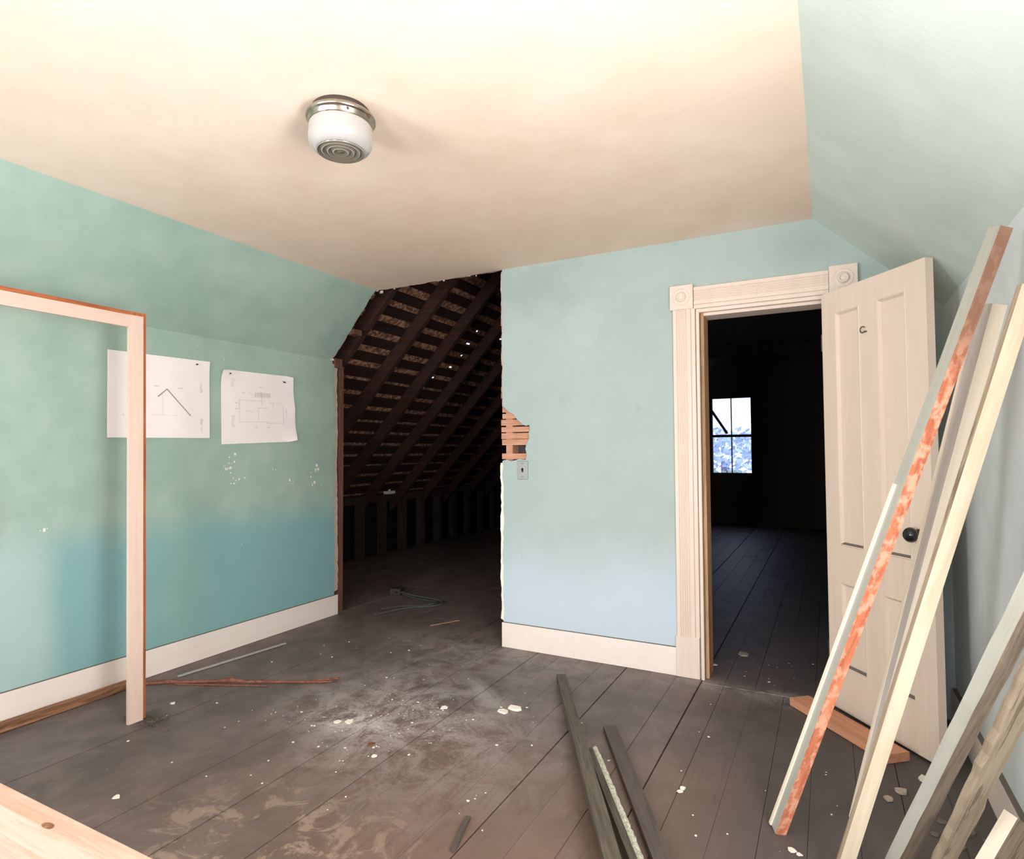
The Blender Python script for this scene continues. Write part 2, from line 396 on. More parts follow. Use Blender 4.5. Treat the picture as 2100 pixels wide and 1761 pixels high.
# ------------------------------------------------------------------ floor: subfloor and planks
fl = K(obj('floor', bx(-5.3, 0.75, YF-.1, YE+.1, -.09, -.024), M_dark))
cr = [-3.79, -3.62, -3.455, -3.30, -3.13, -2.97, -2.815, -2.655, -2.495, -2.34, -2.18, -2.02, -1.87, -1.725, -1.57, -1.425,
      -1.28, -1.125, -.97, -.82, -.675, -.55, -.39, -.24, -.09, .07, .22, .38, .56]
wide = {-2.97, -2.34, -2.02, -1.725, -1.125, -.675}
left_ext = [-5.25 + i*.162 for i in range(9)] + [-3.79]
edges = left_ext[:-1] + cr
rr = random.Random(3)
def plank(x0, x1, y0, y1, k):
    bm = bmesh.new(); n = max(1, int((y1-y0)/.9)); dz = rr.uniform(-.0012, .0012)
    g0 = .0030 if round(x0, 3) in wide else .0005; g1 = .0030 if round(x1, 3) in wide else .0005
    g0 += rr.uniform(0, .0005); e = .0009
    rows = []
    for i in range(n+1):
        y = y0 + (y1-y0)*i/n; w = rr.uniform(-.0006, .0006)
        yy = y + (.0012 if i == 0 else -.0012 if i == n else 0)
        rows.append([bm.verts.new(q) for q in ((x0+g0+w, yy, -.022), (x0+g0+w, yy, dz-e), (x0+g0+w+e, yy, dz), (x1-g1+w-e, yy, dz), (x1-g1+w, yy, dz-e), (x1-g1+w, yy, -.022))])
    for a, b in zip(rows, rows[1:]):
        for j in range(5): bm.faces.new((a[j], a[j+1], b[j+1], b[j]))
        bm.faces.new((a[5], a[0], b[0], b[5]))
    bm.faces.new(rows[0]); bm.faces.new(rows[-1][::-1])
    return obj('plank', bm, M_floor, fl)
for i, (a, b) in enumerate(zip(edges, edges[1:])):
    if b - a < .02: continue
    if b <= -3.60: cuts = [YF, 1.2 + rr.uniform(0, 2.5), 5.4 + rr.uniform(0, 2), YE]
    elif a < -.95: cuts = [YF, rr.uniform(-1, -.2), rr.uniform(4.3, 6.5), YE] if i % 3 else [YF, rr.uniform(3.9, 4.2), rr.uniform(6.5, 8.5), YE]
    else: cuts = [YF, -.6 + rr.uniform(0, .4), 3.63, rr.uniform(5.5, 8.5), YE]
    for c, d in zip(cuts, cuts[1:]): plank(a, b, c, d, i)
# worn threshold strip in the doorway
tr = K(obj('trim_3', bx(-.66, -.012, 3.60, 3.655, -.001, .004, .0015), M_floor))

# ------------------------------------------------------------------ left wall, slopes, ceiling
le = [(YF-.1, -.02), (3.745, -.02)] + jagged((3.745, .16), (3.725, 2.05), .03, .006, 11) + [(3.71, ZKL-.01), (3.70, ZKL), (YF-.1, ZKL)]
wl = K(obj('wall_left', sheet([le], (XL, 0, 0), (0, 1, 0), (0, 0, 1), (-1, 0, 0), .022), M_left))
# rough plaster showing beyond the torn paint edge
pe = [(3.70, .17)] + [(3.70, 2.06)] + jagged((3.772, 2.06), (3.790, .17), .022, .007, 12)
obj('plaster_edge', sheet([pe], (XL-.004, 0, 0), (0, 1, 0), (0, 0, 1), (-1, 0, 0), .018), M_plaster, wl)
sl = Vector((XCL-XL, 0, ZC-ZKL)); SL = sl.length; sl.normalize(); nl = Vector((-sl.z, 0, sl.x))
se = [(YF-.1, 0), (3.70, 0)] + jagged((3.70, .005), (3.67, SL), .03, .009, 13) + [(3.67, SL), (YF-.1, SL)]
sp_ = K(obj('wall_left_slope', sheet([se], (XL, 0, ZKL), (0, 1, 0), sl, nl, .022), M_left))
sq = [(3.66, 0)] + [(3.655, SL-.01)] + jagged((3.672, SL-.01), (3.715, 0), .03, .007, 14)
obj('plaster_edge', sheet([sq], Vector((XL, 0, ZKL))+nl*.005, (0, 1, 0), sl, nl, .016), M_plaster, sp_)
ce = [(XCL, YF-.1), (XCR, YF-.1), (XCR, 3.70), (-1.99, 3.70)] + jagged((-1.99, 3.685), (-3.10, 3.69), .035, .010, 15) + [(XCL, 3.665)]
ce_o = K(obj('ceiling', sheet([ce], (0, 0, ZC), (1, 0, 0), (0, 1, 0), (0, 0, 1), .022), M_ceil))
cq = [(-1.99, 3.675), (-3.12, 3.655)] + jagged((-3.12, 3.69), (-1.99, 3.705), .03, .011, 16)
obj('plaster_edge', sheet([cq], (0, 0, ZC+.004), (1, 0, 0), (0, 1, 0), (0, 0, 1), .02), M_plaster, ce_o)
# torn plaster keys hanging at the ceiling edge
def flake(c, s, mat, parent, name, seed, flat=(1, 1, .3)):
    q = random.Random(seed); bm = bmesh.new(); k = 7
    top = []; bot = []
    for i in range(k):
        a = 2*math.pi*i/k; r = s*q.uniform(.55, 1.1)
        top.append(bm.verts.new((c[0]+r*math.cos(a)*flat[0], c[1]+r*math.sin(a)*flat[1], c[2]+s*flat[2]*q.uniform(.6, 1.2))))
        bot.append(bm.verts.new((c[0]+r*1.08*math.cos(a)*flat[0], c[1]+r*1.08*math.sin(a)*flat[1], c[2])))
    for i in range(k): bm.faces.new((bot[i], bot[(i+1) % k], top[(i+1) % k], top[i]))
    bm.faces.new(top); bm.faces.new(bot[::-1])
    return obj(name, bm, mat, parent)
for i, (x, z, s) in enumerate([(-3.085, 2.565, .028), (-3.13, 2.585, .03), (-2.96, 2.58, .014), (-2.55, 2.585, .014), (-2.50, 2.58, .018), (-2.44, 2.59, .014), (-2.28, 2.585, .02), (-2.22, 2.578, .013), (-3.60, 2.07, .03)]):
    flake((x, 3.69, z+.012), s*.6, M_plaster, ce_o, 'plaster_lump', 40+i, (1, .5, 1.1))

sr = Vector((XR-XCR, 0, ZKR-ZC)); SR = sr.length; sr.normalize(); nr = Vector((-sr.z, 0, sr.x))
K(obj('wall_right_slope', sheet([[(YF-.1, 0), (YB+.02, 0), (YB+.02, SR), (YF-.1, SR)]], (XCR, 0, ZC), (0, 1, 0), sr, nr, .02), M_right))
WY0, WY1, WZ0, WZ1 = .12, 1.18, .75, 1.9
K(obj('wall_right', sheet([[(YF-.1, -.02), (YB+.02, -.02), (YB+.02, ZKR), (YF-.1, ZKR)], [(WY0, WZ0), (WY1, WZ0), (WY1, WZ1), (WY0, WZ1)]], (XR, 0, 0), (0, 1, 0), (0, 0, 1), (1, 0, 0), .05), M_rwall))
# rear gable wall with its two windows, behind the viewpoint
rear = [(XL-.02, -.02), (XR+.02, -.02), (XR+.02, ZKR), (XCR, ZC+.02), (XCL, ZC+.02), (XL-.02, ZKL)]
wins = [(-1.25, -.25), (-3.05, -2.05)]
holes = [[(a, .72), (b, .72), (b, 2.2), (a, 2.2)] for a, b in wins]
K(obj('wall_rear', sheet([rear]+holes, (0, YF, 0), (1, 0, 0), (0, 0, 1), (0, 1, 0), .06), M_back))
def simple_window(name, c0, c1, z0, z1, fixed, along_x, mat):
    w = K(empty(name, (fixed if not along_x else (c0+c1)/2, fixed if along_x else (c0+c1)/2, z0)))
    def bar(nm, a0, a1, b0, b1, d=.02):
        if along_x: obj(nm, bx(a0, a1, fixed-d, fixed+d, b0, b1), mat, w)
        else: obj(nm, bx(fixed-d, fixed+d, a0, a1, b0, b1), mat, w)
    bar('frame_side', c0, c0+.035, z0, z1); bar('frame_side', c1-.035, c1, z0, z1)
    bar('frame_rail', c0, c1, z0, z0+.045); bar('frame_rail', c0, c1, z1-.035, z1)
    bar('meeting_rail', c0, c1, (z0+z1)/2-.016, (z0+z1)/2+.016, .017)
    return w
simple_window('window_2', -1.25, -.25, .72, 2.2, YF+.03, True, M_paint_cream)
simple_window('window_3', -3.05, -2.05, .72, 2.2, YF+.03, True, M_paint_cream)
simple_window('window_4', WY0, WY1, WZ0, WZ1, XR+.03, False, M_paint_cream)

# ------------------------------------------------------------------ back wall
lathp = [(-2.0, 1.262), (-1.99, 1.268), (-1.965, 1.272), (-1.93, 1.262), (-1.90, 1.268), (-1.868, 1.277), (-1.838, 1.272), (-1.818, 1.272), (-1.812, 1.31), (-1.822, 1.345), (-1.815, 1.375), (-1.802, 1.40), (-1.792, 1.425),
         (-1.798, 1.45), (-1.786, 1.478), (-1.792, 1.508), (-1.818, 1.503), (-1.842, 1.512), (-1.862, 1.53), (-1.888, 1.552), (-1.90, 1.566), (-1.912, 1.585), (-1.945, 1.60), (-1.968, 1.618), (-1.985, 1.636), (-2.0, 1.642)]
XO = -2.0
out = [(XO, -.02), (-.66, -.02), (-.66, 2.15), (-.012, 2.15), (-.012, -.02), (XR, -.02), (XR, ZKR), (XCR, ZC), (XO+.004, ZC)]
out += jagged((XO+.004, ZC-.01), (XO+.002, 1.66), .03, .006, 21) + lathp[::-1] + jagged((XO+.002, 1.25), (XO+.006, .17), .028, .006, 22) + [(XO+.006, .16)]
wbk = K(obj('wall_back', sheet([out], (0, YB, 0), (1, 0, 0), (0, 0, 1), (0, 1, 0), .02), M_back))
# broken plaster lip beyond the paint
for (z0, z1, sd) in ((1.66, 2.585, 31), (.165, 1.25, 32)):
    e_ = -.004 if sd == 31 else -.014
    q = [(XO+.02, z0), (XO+.02, z1)] + jagged((XO+e_, z1), (XO+e_, z0), .025, .006, sd)
    obj('plaster_edge', sheet([q], (0, YB+.003, 0), (1, 0, 0), (0, 0, 1), (0, 1, 0), .016), M_chip if sd == 32 else M_plaster, wbk)
lip = [(a-.006 if a < -1.99 else a+(.004 if b > 1.3 else 0), b) for a, b in lathp]
z = .10; i = 0
lath_z = [.10+.0465*k for k in range(25)] + [1.276, 1.374, 1.414, 1.461, 1.510, 1.556, 1.602] + [1.650+.0465*k for k in range(20)]
for z in lath_z:
    j = rr.uniform(-.004, .004); x0 = XO - .014 + rr.uniform(-.006, .006); h = .037 + rr.uniform(-.003, .003)
    if 1.24 < z < 1.64: j *= .5
    obj('lath', bx(x0, XO+.30, YB+.021, YB+.029, z+j, z+j+h), M_lath, wbk)
# a second layer: studs and the laths of the room beyond
for xs in (-1.985, -1.57, -1.16, -.76):
    obj('stud', bx(xs, xs+.05, YB+.03, YB+.125, 0, 2.62), M_lath if xs < -1.9 else M_stud, wbk)
for xs in (.0, .33):
    obj('stud', bx(xs+.01, xs+.06, YB+.03, YB+.125, 0, 2.2), M_stud, wbk)
K(obj('wall_partition', sheet([[(XO, -.02), (-.66, -.02), (-.66, 2.15), (-.012, 2.15), (-.012, -.02), (XR, -.02), (XR, ZKR), (XCR, ZC), (XO, ZC)]], (0, YB+.13, 0), (1, 0, 0), (0, 0, 1), (0, 1, 0), .02), M_dim))

# light switch
sw = empty('light_switch', (-1.8425, YB, 1.14))
tag(sw, 'small metal toggle switch plate on the pale blue wall below the exposed laths', 'switch')
obj('switch_plate', bx(-1.883, -1.802, YB-.005, YB, 1.139, 1.264, .002), M_steel, sw)
b = bmesh.new(); box(b, -1.849, -1.836, YB-.0065, YB-.005, 1.188, 1.216); obj('toggle_slot', b, M_black, sw)
b = bmesh.new(); tube(b, [(-1.8425, YB-.005, 1.202), (-1.8425, YB-.018, 1.209)], .0045, 8); obj('toggle', b, M_black, sw)
for zz in (1.157, 1.246):
    b = bmesh.new(); lathe(b, [(.0035, 0), (.003, .0015), (0, .002)], (-1.8425, YB-.005, zz), (0, -1, 0), 10); obj('screw', b, M_nickel_dark, sw)

# ------------------------------------------------------------------ baseboards
def baseboard(name, x0, x1, y0, y1, h, mat):
    bm = bmesh.new(); box(bm, x0, x1, y0, y1, 0.001, h)
    bm.faces.ensure_lookup_table(); bm.faces[1].material_index = 1
    return K(obj(name, bm, [mat, M_dust_top]))
baseboard('baseboard_left', XL, XL+.020, YF+.06, 3.768, .160, M_paint_white)
baseboard('baseboard_back', XO+.002, -.823, YB-.020, YB, .165, M_paint_white)
baseboard('baseboard_right', XR-.020, XR, YF+.06, YB-.03, .165, M_paint_white)

# ------------------------------------------------------------------ door casing
tc = K(empty('trim_1', (-.34, YB, 0)))
FY = YB
def reed_profile(W=.132):
    pr = [(0, .020), (.002, .024), (.022, .024), (.025, .018)]
    a = .027
    for k in range(4):
        for s in range(5):
            th = math.pi*s/4; pr.append((a + .0055 - .0055*math.cos(th), .018 + .0055*math.sin(th)))
        a += .0125
    pr += [(.078, .017), (.082, .024), (.104, .024), (.107, .018), (.110, .026), (W-.004, .026), (W, .022)]
    return pr
RP = reed_profile()
obj('casing_side', extrude_profile(RP, (-.815, FY, .238), (1, 0, 0), (0, -1, 0), (0, 0, 1), 1.934), M_paint_cream, tc)
obj('casing_side', extrude_profile([(-a, h) for a, h in RP], (.145, FY, .238), (1, 0, 0), (0, -1, 0), (0, 0, 1), 1.934), M_paint_cream, tc)
obj('casing_head', extrude_profile([(-a, h) for a, h in RP], (-.690, FY, 2.300), (0, 0, 1), (0, -1, 0), (1, 0, 0), .710), M_paint_cream, tc)
for x0 in (-.822, .020):
    obj('plinth_block', bx(x0, x0+.136, FY-.030, FY, .001, .238, .002), M_paint_cream, tc)
for x0 in (-.829, .022):
    cb = obj('corner_block', bx(x0, x0+.136, FY-.032, FY, 2.172, 2.318, .002), M_paint_cream, tc)
    b = bmesh.new(); cx_ = x0+.068
    lathe(b, [(.050, 0), (.050, .0015), (.046, .003), (.042, .001), (.036, .0015), (.030, .002), (.028, .010), (.024, .016), (.019, .016), (.014, .006), (.011, .0025), (.008, .006), (0, .007)], (cx_, FY-.032, 2.245), (0, -1, 0), 36)
    obj('rosette', b, M_paint_cream, cb, True)
# jamb: unpainted arris plus painted reveal
obj('jamb', bx(-.678, -.660, FY-.028, YB+.16, .001, 2.150, .001), M_paint_cream, tc)
obj('jamb', bx(-.012, .006, FY-.012, YB+.16, .001, 2.150), M_paint_cream, tc)
obj('jamb_head', bx(-.678, .006, FY-.02, YB+.16, 2.146, 2.166), M_paint_cream, tc)
st = obj('door_stop', bx(-.660, -.640, FY+.010, YB+.15, .001, 2.146, .0015), M_jamb, tc)
obj('door_stop', bx(-.640, -.012, FY+.010, YB+.15, 2.128, 2.146, .0015), M_paint_cream, tc)

# ------------------------------------------------------------------ door leaf
HA, HB = Vector((-.016, 3.580, 0)), Vector((.373, 3.089, 0))
du = (HB-HA).normalized(); dnrm = Vector((du.y, -du.x, 0)) # normal candidates
if dnrm.x > 0: dnrm = -dnrm                                   # seen face looks towards the room's middle
LW, LZ0, LZ1, LT = .642, .014, 2.150, .040
dr = K(empty('door_1', HA))
def dpt(u, z, d): return HA + du*u + dnrm*d + Vector((0, 0, z))
def dbox(u0, u1, z0, z1, d0, d1, bm=None):
    bm = bm or bmesh.new()
    v = [bm.verts.new(dpt(*q)) for q in ((u0,z0,d0),(u1,z0,d0),(u1,z0,d1),(u0,z0,d1),(u0,z1,d0),(u1,z1,d0),(u1,z1,d1),(u0,z1,d1))]
    for f in ((0,3,2,1),(4,5,6,7),(0,1,5,4),(1,2,6,5),(2,3,7,6),(3,0,4,7)): bm.faces.new([v[i] for i in f])
    return bm
us = [0, .096, .262, .372, .536, LW]; zs = [LZ0, .235, .660, .845, 2.036, LZ1]
for a, b_ in ((0, 1), (2, 3), (4, 5)):
    obj('stile', dbox(us[a]+(.0005 if a else 0), us[b_], LZ0, LZ1, -LT, 0), M_door, dr)
for a, b_ in ((0, 1), (2, 3), (4, 5)):
    bm = bmesh.new()
    for k in ((1, 2), (3, 4)): dbox(us[k[0]], us[k[1]], zs[a], zs[b_], -LT+.001, -.0004, bm)
    obj('rail', bm, M_door, dr)
for (u0, u1) in ((us[1], us[2]), (us[3], us[4])):
    for (z0, z1) in ((zs[1], zs[2]), (zs[3], zs[4])):
        pn = obj('panel', dbox(u0+.002, u1-.002, z0+.002, z1-.002, -.026, -.013), M_door, dr)
        bm = bmesh.new(); rings = []
        for off, d in ((0, -.0002), (.003, .0035), (.007, .0025), (.011, -.004), (.017, -.0125)):
            rings.append([bm.verts.new(dpt(*q)) for q in ((u0+off, z0+off, d), (u1-off, z0+off, d), (u1-off, z1-off, d), (u0+off, z1-off, d))])
        for A, B in zip(rings, rings[1:]):
            for k in range(4):
                f = bm.faces.new((A[k], A[(k+1) % 4], B[(k+1) % 4], B[k]))
                if k == 0 and rings.index(A) >= 2: f.material_index = 1
        obj('moulding', bm, [M_door, M_dust_top], pn)
kb = bmesh.new()
lathe(kb, [(0, .069), (.013, .068), (.0235, .062), (.0310, .052), (.0330, .042), (.0300, .032), (.018, .026), (.011, .022), (.009, .014), (.009, .004)], dpt(.572, .962, 0), dnrm, 32)
kn = obj('knob', kb, M_black_knob, dr, True); tag(kn, 'round black door knob')
kb = bmesh.new(); lathe(kb, [(.024, 0), (.024, .003), (.018, .006), (.010, .007)], dpt(.572, .962, 0), dnrm, 28); obj('rose', kb, M_nickel_dark, dr, True)
obj('lock_plate', dbox(LW, LW+.0015, .90, 1.02, -.032, -.010), M_nickel_dark, dr)
hk = bmesh.new(); pts = []
hc = dpt(.300, 1.905, .0)
tube(hk, [dpt(.307, 1.897, 0), dpt(.307, 1.897, .013)], .0034, 8)
for k in range(17):
    th = math.radians(35 + 290*k/16)
    pts.append(dpt(.295, 1.907, .012) + du*(.015*math.cos(th)) + Vector((0, 0, .015*math.sin(th))))
tube(hk, pts, .0024, 8); tag(obj('coat_hook', hk, M_nickel_dark, dr, True), 'small ring-shaped metal hook')
for zz in (.25, 1.85):
    b = bmesh.new(); tube(b, [dpt(-.006, zz, -.004), dpt(-.006, zz+.09, -.004)], .006, 10); obj('hinge', b, M_nickel_dark, dr)

# ------------------------------------------------------------------ room beyond the doorway
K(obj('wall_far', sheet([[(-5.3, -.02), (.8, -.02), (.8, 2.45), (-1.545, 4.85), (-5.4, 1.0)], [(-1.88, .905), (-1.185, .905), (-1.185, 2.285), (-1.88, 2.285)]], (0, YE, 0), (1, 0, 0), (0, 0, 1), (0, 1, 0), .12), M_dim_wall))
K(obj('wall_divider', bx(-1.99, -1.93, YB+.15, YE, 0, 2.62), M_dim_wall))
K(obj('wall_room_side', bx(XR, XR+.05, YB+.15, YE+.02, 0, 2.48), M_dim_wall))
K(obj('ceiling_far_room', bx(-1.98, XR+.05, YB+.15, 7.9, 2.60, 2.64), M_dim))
K(obj('trim_2', bx(-1.93, XR, 7.86, 7.94, 2.50, 2.60), M_eave))
w1 = K(empty('window_1', (-1.53, YE, .905)))
wx0, wx1, wz0, wz1, wy = -1.88, -1.185, .905, 2.285, YE+.05
for a, b_, c, d in ((wx0, wx0+.02, wz0, wz1), (wx1-.02, wx1, wz0, wz1)): obj('frame_side', bx(a, b_, wy-.04, wy+.04, c, d), M_dark_frame, w1)
for c, d in ((wz0, wz0+.02), (wz1-.02, wz1)): obj('frame_rail', bx(wx0, wx1, wy-.04, wy+.04, c, d), M_dark_frame, w1)
obj('meeting_rail', bx(wx0, wx1, wy-.03, wy+.03, 1.565, 1.61), M_dark_frame, w1)
for c, d in ((wz0, 1.565), (1.61, wz1)):
    obj('muntin', bx(-1.545, -1.527, wy-.015, wy+.015, c, d), M_dark_frame, w1)
    for a, b_ in ((wx0+.02, -1.545), (-1.527, wx1-.02)): obj('pane', bx(a, b_, wy-.002, wy+.002, c+.001, d-.001), M_glass, w1)
stk = bmesh.new(); tube(stk, [(-1.87, YE-.03, 2.06), (-1.60, YE-.03, 1.63)], .024, 8)
tag(obj('prop_stick', stk, M_dark_frame), 'dark slanting prop stick across the upper sash of the far window', 'stick')
# leafy tree and ground outdoors beyond the far window
gr_ = bmesh.new(); box(gr_, -60, 60, 14, 90, -3.4, -3.2)
K(obj('ground', gr_, M_leaf))
tre = empty('leafy_tree', (-3.2, 22, -3.2)); tag(tre, 'pale leafy tree outdoors, seen through the small far window', 'tree')
b = bmesh.new(); tube(b, [(-3.2, 22, -3.2), (-3.1, 22, -1), (-3.2, 22, 1)], [.25, .2, .12], 8); obj('trunk', b, M_stud, tre)
rt_ = random.Random(5); b = bmesh.new()
for k in range(2600):
    th = rt_.uniform(0, 6.283); ph = math.acos(rt_.uniform(-1, 1)); r = rt_.uniform(.5, 1)**.5
    c = Vector((-3.2+3.4*r*math.sin(ph)*math.cos(th), 22+1.6*r*math.sin(ph)*math.sin(th), .35+1.75*r*math.cos(ph)))
    a = Vector((rt_.uniform(-1, 1), rt_.uniform(-1, 1), rt_.uniform(-1, 1))).normalized()*.13; d = a.orthogonal().normalized()*.08
    vv = [b.verts.new(c+a), b.verts.new(c+d), b.verts.new(c-a), b.verts.new(c-d)]; b.faces.new(vv)
fo = obj('foliage', b, M_leaf, tre); fo['kind'] = 'stuff'

# ------------------------------------------------------------------ attic roof
rf = K(empty('roof', (-3.6, 7.5, 2.1)))
sl_ = 1.04; Rn = math.hypot(1, sl_)
def roof_z(x, off=0): return 2.09 + sl_*(x-XL) + off*Rn
def roof_beam(name, x0, x1, y0, y1, o0, o1, mat):
    """beam running up the slope, between offsets o0 and o1 above the plaster plane"""
    bm = bmesh.new()
    v = [bm.verts.new((x, y, roof_z(x, o))) for x, y, o in ((x0,y0,o0),(x1,y0,o0),(x1,y1,o0),(x0,y1,o0),(x0,y0,o1),(x1,y0,o1),(x1,y1,o1),(x0,y1,o1))]
    for f in ((0,3,2,1),(4,5,6,7),(0,1,5,4),(1,2,6,5),(2,3,7,6),(3,0,4,7)): bm.faces.new([v[i] for i in f])
    return obj(name, bm, mat, rf)
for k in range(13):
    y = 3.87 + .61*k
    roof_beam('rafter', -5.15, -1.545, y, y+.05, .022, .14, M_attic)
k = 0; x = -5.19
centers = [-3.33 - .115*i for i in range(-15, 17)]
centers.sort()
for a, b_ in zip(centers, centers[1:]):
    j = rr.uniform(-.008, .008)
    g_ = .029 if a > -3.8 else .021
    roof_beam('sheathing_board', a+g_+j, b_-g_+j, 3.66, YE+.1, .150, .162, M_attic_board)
# shingle layer with a few pinholes of daylight
bm = bmesh.new()
ys = [3.6]; holes_ = {}
pin = [(-3.33, 5.55, .012), (-3.45, 5.56, .03), (-3.56, 5.60, .01), (-3.68, 5.56, .02), (-3.80, 5.40, .012), (-3.33, 6.08, .02), (-3.21, 6.0, .012)]
def shingle_quad(x0, x1, y0, y1):
    v = [bm.verts.new((x, y, roof_z(x, .163))) for x, y in ((x0, y0), (x1, y0), (x1, y1), (x0, y1))]; bm.faces.new(v)
pinx = sorted(pin)
xs_prev = -5.4
for (hx, hy, hw) in pinx:
    a, b_ = hx-.006, hx+.006
    if a <= xs_prev: continue
    shingle_quad(xs_prev, a, 3.5, YE+.15)
    hs = [q for q in pin if abs(q[0]-hx) < .004]; hs.sort(key=lambda q: q[1]); yp = 3.5
    for q in hs:
        shingle_quad(a, b_, yp, q[1]-q[2]); yp = q[1]+q[2]
    shingle_quad(a, b_, yp, YE+.15); xs_prev = b_
shingle_quad(xs_prev, -1.5, 3.5, YE+.15)
obj('shingle_layer', bm, M_shingle, rf)
# far slope and the outer shell over the room keep the daylight out
b = bmesh.new(); v = [b.verts.new(q) for q in ((-1.545, 3.5, roof_z(-1.545, .163)+.02), (.80, 3.5, 2.26), (.80, YE+.15, 2.26), (-1.545, YE+.15, roof_z(-1.545, .163)+.02))]; b.faces.new(v)
obj('far_slope', b, M_attic_board, rf)
b = bmesh.new(); v = [b.verts.new(q) for q in ((-5.6, YF-.3, .45), (-1.545, YF-.3, 4.75), (-1.545, 3.5, 4.75), (-5.6, 3.5, .45))]; b.faces.new(v)
v = [b.verts.new(q) for q in ((-1.545, YF-.3, 4.75), (.75, YF-.3, 2.3), (.75, 3.5, 2.3), (-1.545, 3.5, 4.75))]; b.faces.new(v)
obj('roof_shell', b, M_attic_board, rf)
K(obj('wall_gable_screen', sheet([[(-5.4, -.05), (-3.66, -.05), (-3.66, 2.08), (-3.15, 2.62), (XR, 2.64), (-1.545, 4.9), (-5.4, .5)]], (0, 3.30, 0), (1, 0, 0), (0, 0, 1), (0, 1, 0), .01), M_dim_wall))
# eave wall with short studs and a plate
ew = K(empty('wall_eave', (-5.05, 7.4, 0)))
obj('eave_backing', bx(-5.20, -5.13, 3.3, YE+.1, -.05, .86), M_void, ew)
obj('top_plate', bx(-5.10, -5.0, 3.31, YE, .70, .79), M_eave, ew)
obj('bottom_plate', bx(-5.10, -5.0, 3.31, YE, 0, .045), M_eave, ew)
for k in range(19):
    y = 3.55 + .41*k; obj('short_stud', bx(-5.095, -5.005, y, y+.09, .045, .70), M_eave, ew)
# stud at the torn corner, wall plate stub and rafter stubs
obj('stud', bx(XL-.10, XL-.006, 3.80, 3.85, 0, 2.05), M_stud, wl)
obj('wall_plate_stub', bx(XL-.09, XL+.002, 3.735, 3.83, 2.03, 2.115, .006), M_stud, wl)
obj('stud', bx(XL-.12, XL-.03, 3.30, 3.35, 0, 2.05), M_stud, wl)
obj('nailing_block', bx(-3.47, -3.38, 3.70, 3.80, 2.285, 2.33, .004), M_stud, sp_)
b = bmesh.new(); box(b, -5.06, -5.0, 6.10, 6.26, .79, .825); box(b, -5.04, -5.02, 6.16, 6.19, .825, .85)
tag(obj('small_white_box', b, M_chip), 'small white object on the low attic wall plate in the dark', 'box')

# ------------------------------------------------------------------ cable and junction box on the attic floor
cb = empty('junction_box_cable', (-3.60, 4.54, 0))
tag(cb, 'dark metal junction box with a loop of grey cable on the attic floor', 'cable')
b = bx(-.055, .055, -.045, .045, 0, .06, .004); o = obj('junction_box', b, M_nickel_dark, None)
o.parent = cb; o.matrix_parent_inverse = Matrix.Identity(4); o.location = (0, 0, .001); o.rotation_euler = (0, 0, .2)
for s in (-.028, .028):
    b = bmesh.new(); lathe(b, [(.010, 0), (.008, .003), (0, .004)], (-3.60+s, 4.495, .03), (0, -1, 0), 10); obj('knockout', b, M_black, cb)
def catmull(P, n=10):
    P = [Vector(q) for q in P]; out_ = []
    for i in range(len(P)-1):
        p0, p1, p2, p3 = P[max(i-1, 0)], P[i], P[i+1], P[min(i+2, len(P)-1)]
        for k in range(n):
            t_ = k/n; out_.append(.5*((2*p1) + (-p0+p2)*t_ + (2*p0-5*p1+4*p2-p3)*t_**2 + (-p0+3*p1-3*p2+p3)*t_**3))
    out_.append(P[-1]); return out_
b = bmesh.new(); tube(b, catmull([(-3.54, 4.53, .03), (-3.40, 4.50, .02), (-3.20, 4.50, .012), (-3.06, 4.47, .010), (-2.99, 4.38, .010), (-3.05, 4.27, .010), (-3.14, 4.20, .010), (-3.22, 4.06, .010), (-3.27, 3.93, .009), (-3.30, 3.86, .008)]), .008, 8)
obj('cable', b, M_cable, cb, True)
b = bmesh.new(); tube(b, catmull([(-3.54, 4.50, .035), (-3.38, 4.46, .014), (-3.18, 4.44, .010), (-3.06, 4.40, .022), (-3.04, 4.33, .022), (-3.12, 4.26, .010), (-3.28, 4.16, .009), (-3.36, 4.02, .009)]), .006, 8)
obj('cable', b, M_cable, cb, True)

# ------------------------------------------------------------------ ceiling fixture
fx = empty('ceiling_light', (-1.578, 1.654, ZC)); FX = (-1.578, 1.654, ZC)
tag(fx, 'round flush ceiling light with ribbed milk glass bowl and nickel rim', 'lamp')
DZ = (0, 0, -1)
b = bmesh.new(); lathe(b, [(.100, 0), (.106, .006), (.104, .022), (.098, .030)], FX, DZ, 56); obj('canopy', b, M_nickel_dark, fx, True)
b = bmesh.new(); lathe(b, [(.098, .030), (.112, .026), (.122, .028), (.1265, .034), (.1265, .040), (.121, .045), (.117, .047), (.1165, .062), (.112, .066), (.108, .062)], FX, DZ, 64); obj('rim', b, M_nickel, fx, True)
for ang in (205, 325, 85):
    a = math.radians(ang); b = bmesh.new(); lathe(b, [(.0045, 0), (.0045, .006), (0, .008)], (FX[0]+.1165*math.cos(a), FX[1]+.1165*math.sin(a), ZC-.054), (math.cos(a), math.sin(a), 0), 10); obj('set_screw', b, M_nickel_dark, fx)
b = bmesh.new()
pr = [(.108, .055), (.1125, .064), (.1150, .070), (.1158, .076), (.1150, .080), (.1160, .084), (.1166, .089), (.1158, .093), (.1166, .098), (.1168, .112), (.1150, .128), (.1100, .138), (.1010, .149), (.0900, .155), (.0870, .1555)]
lathe(b, pr, FX, DZ, 64)
bowl = obj('glass_bowl', b, M_milk, fx, True)
b = bmesh.new()
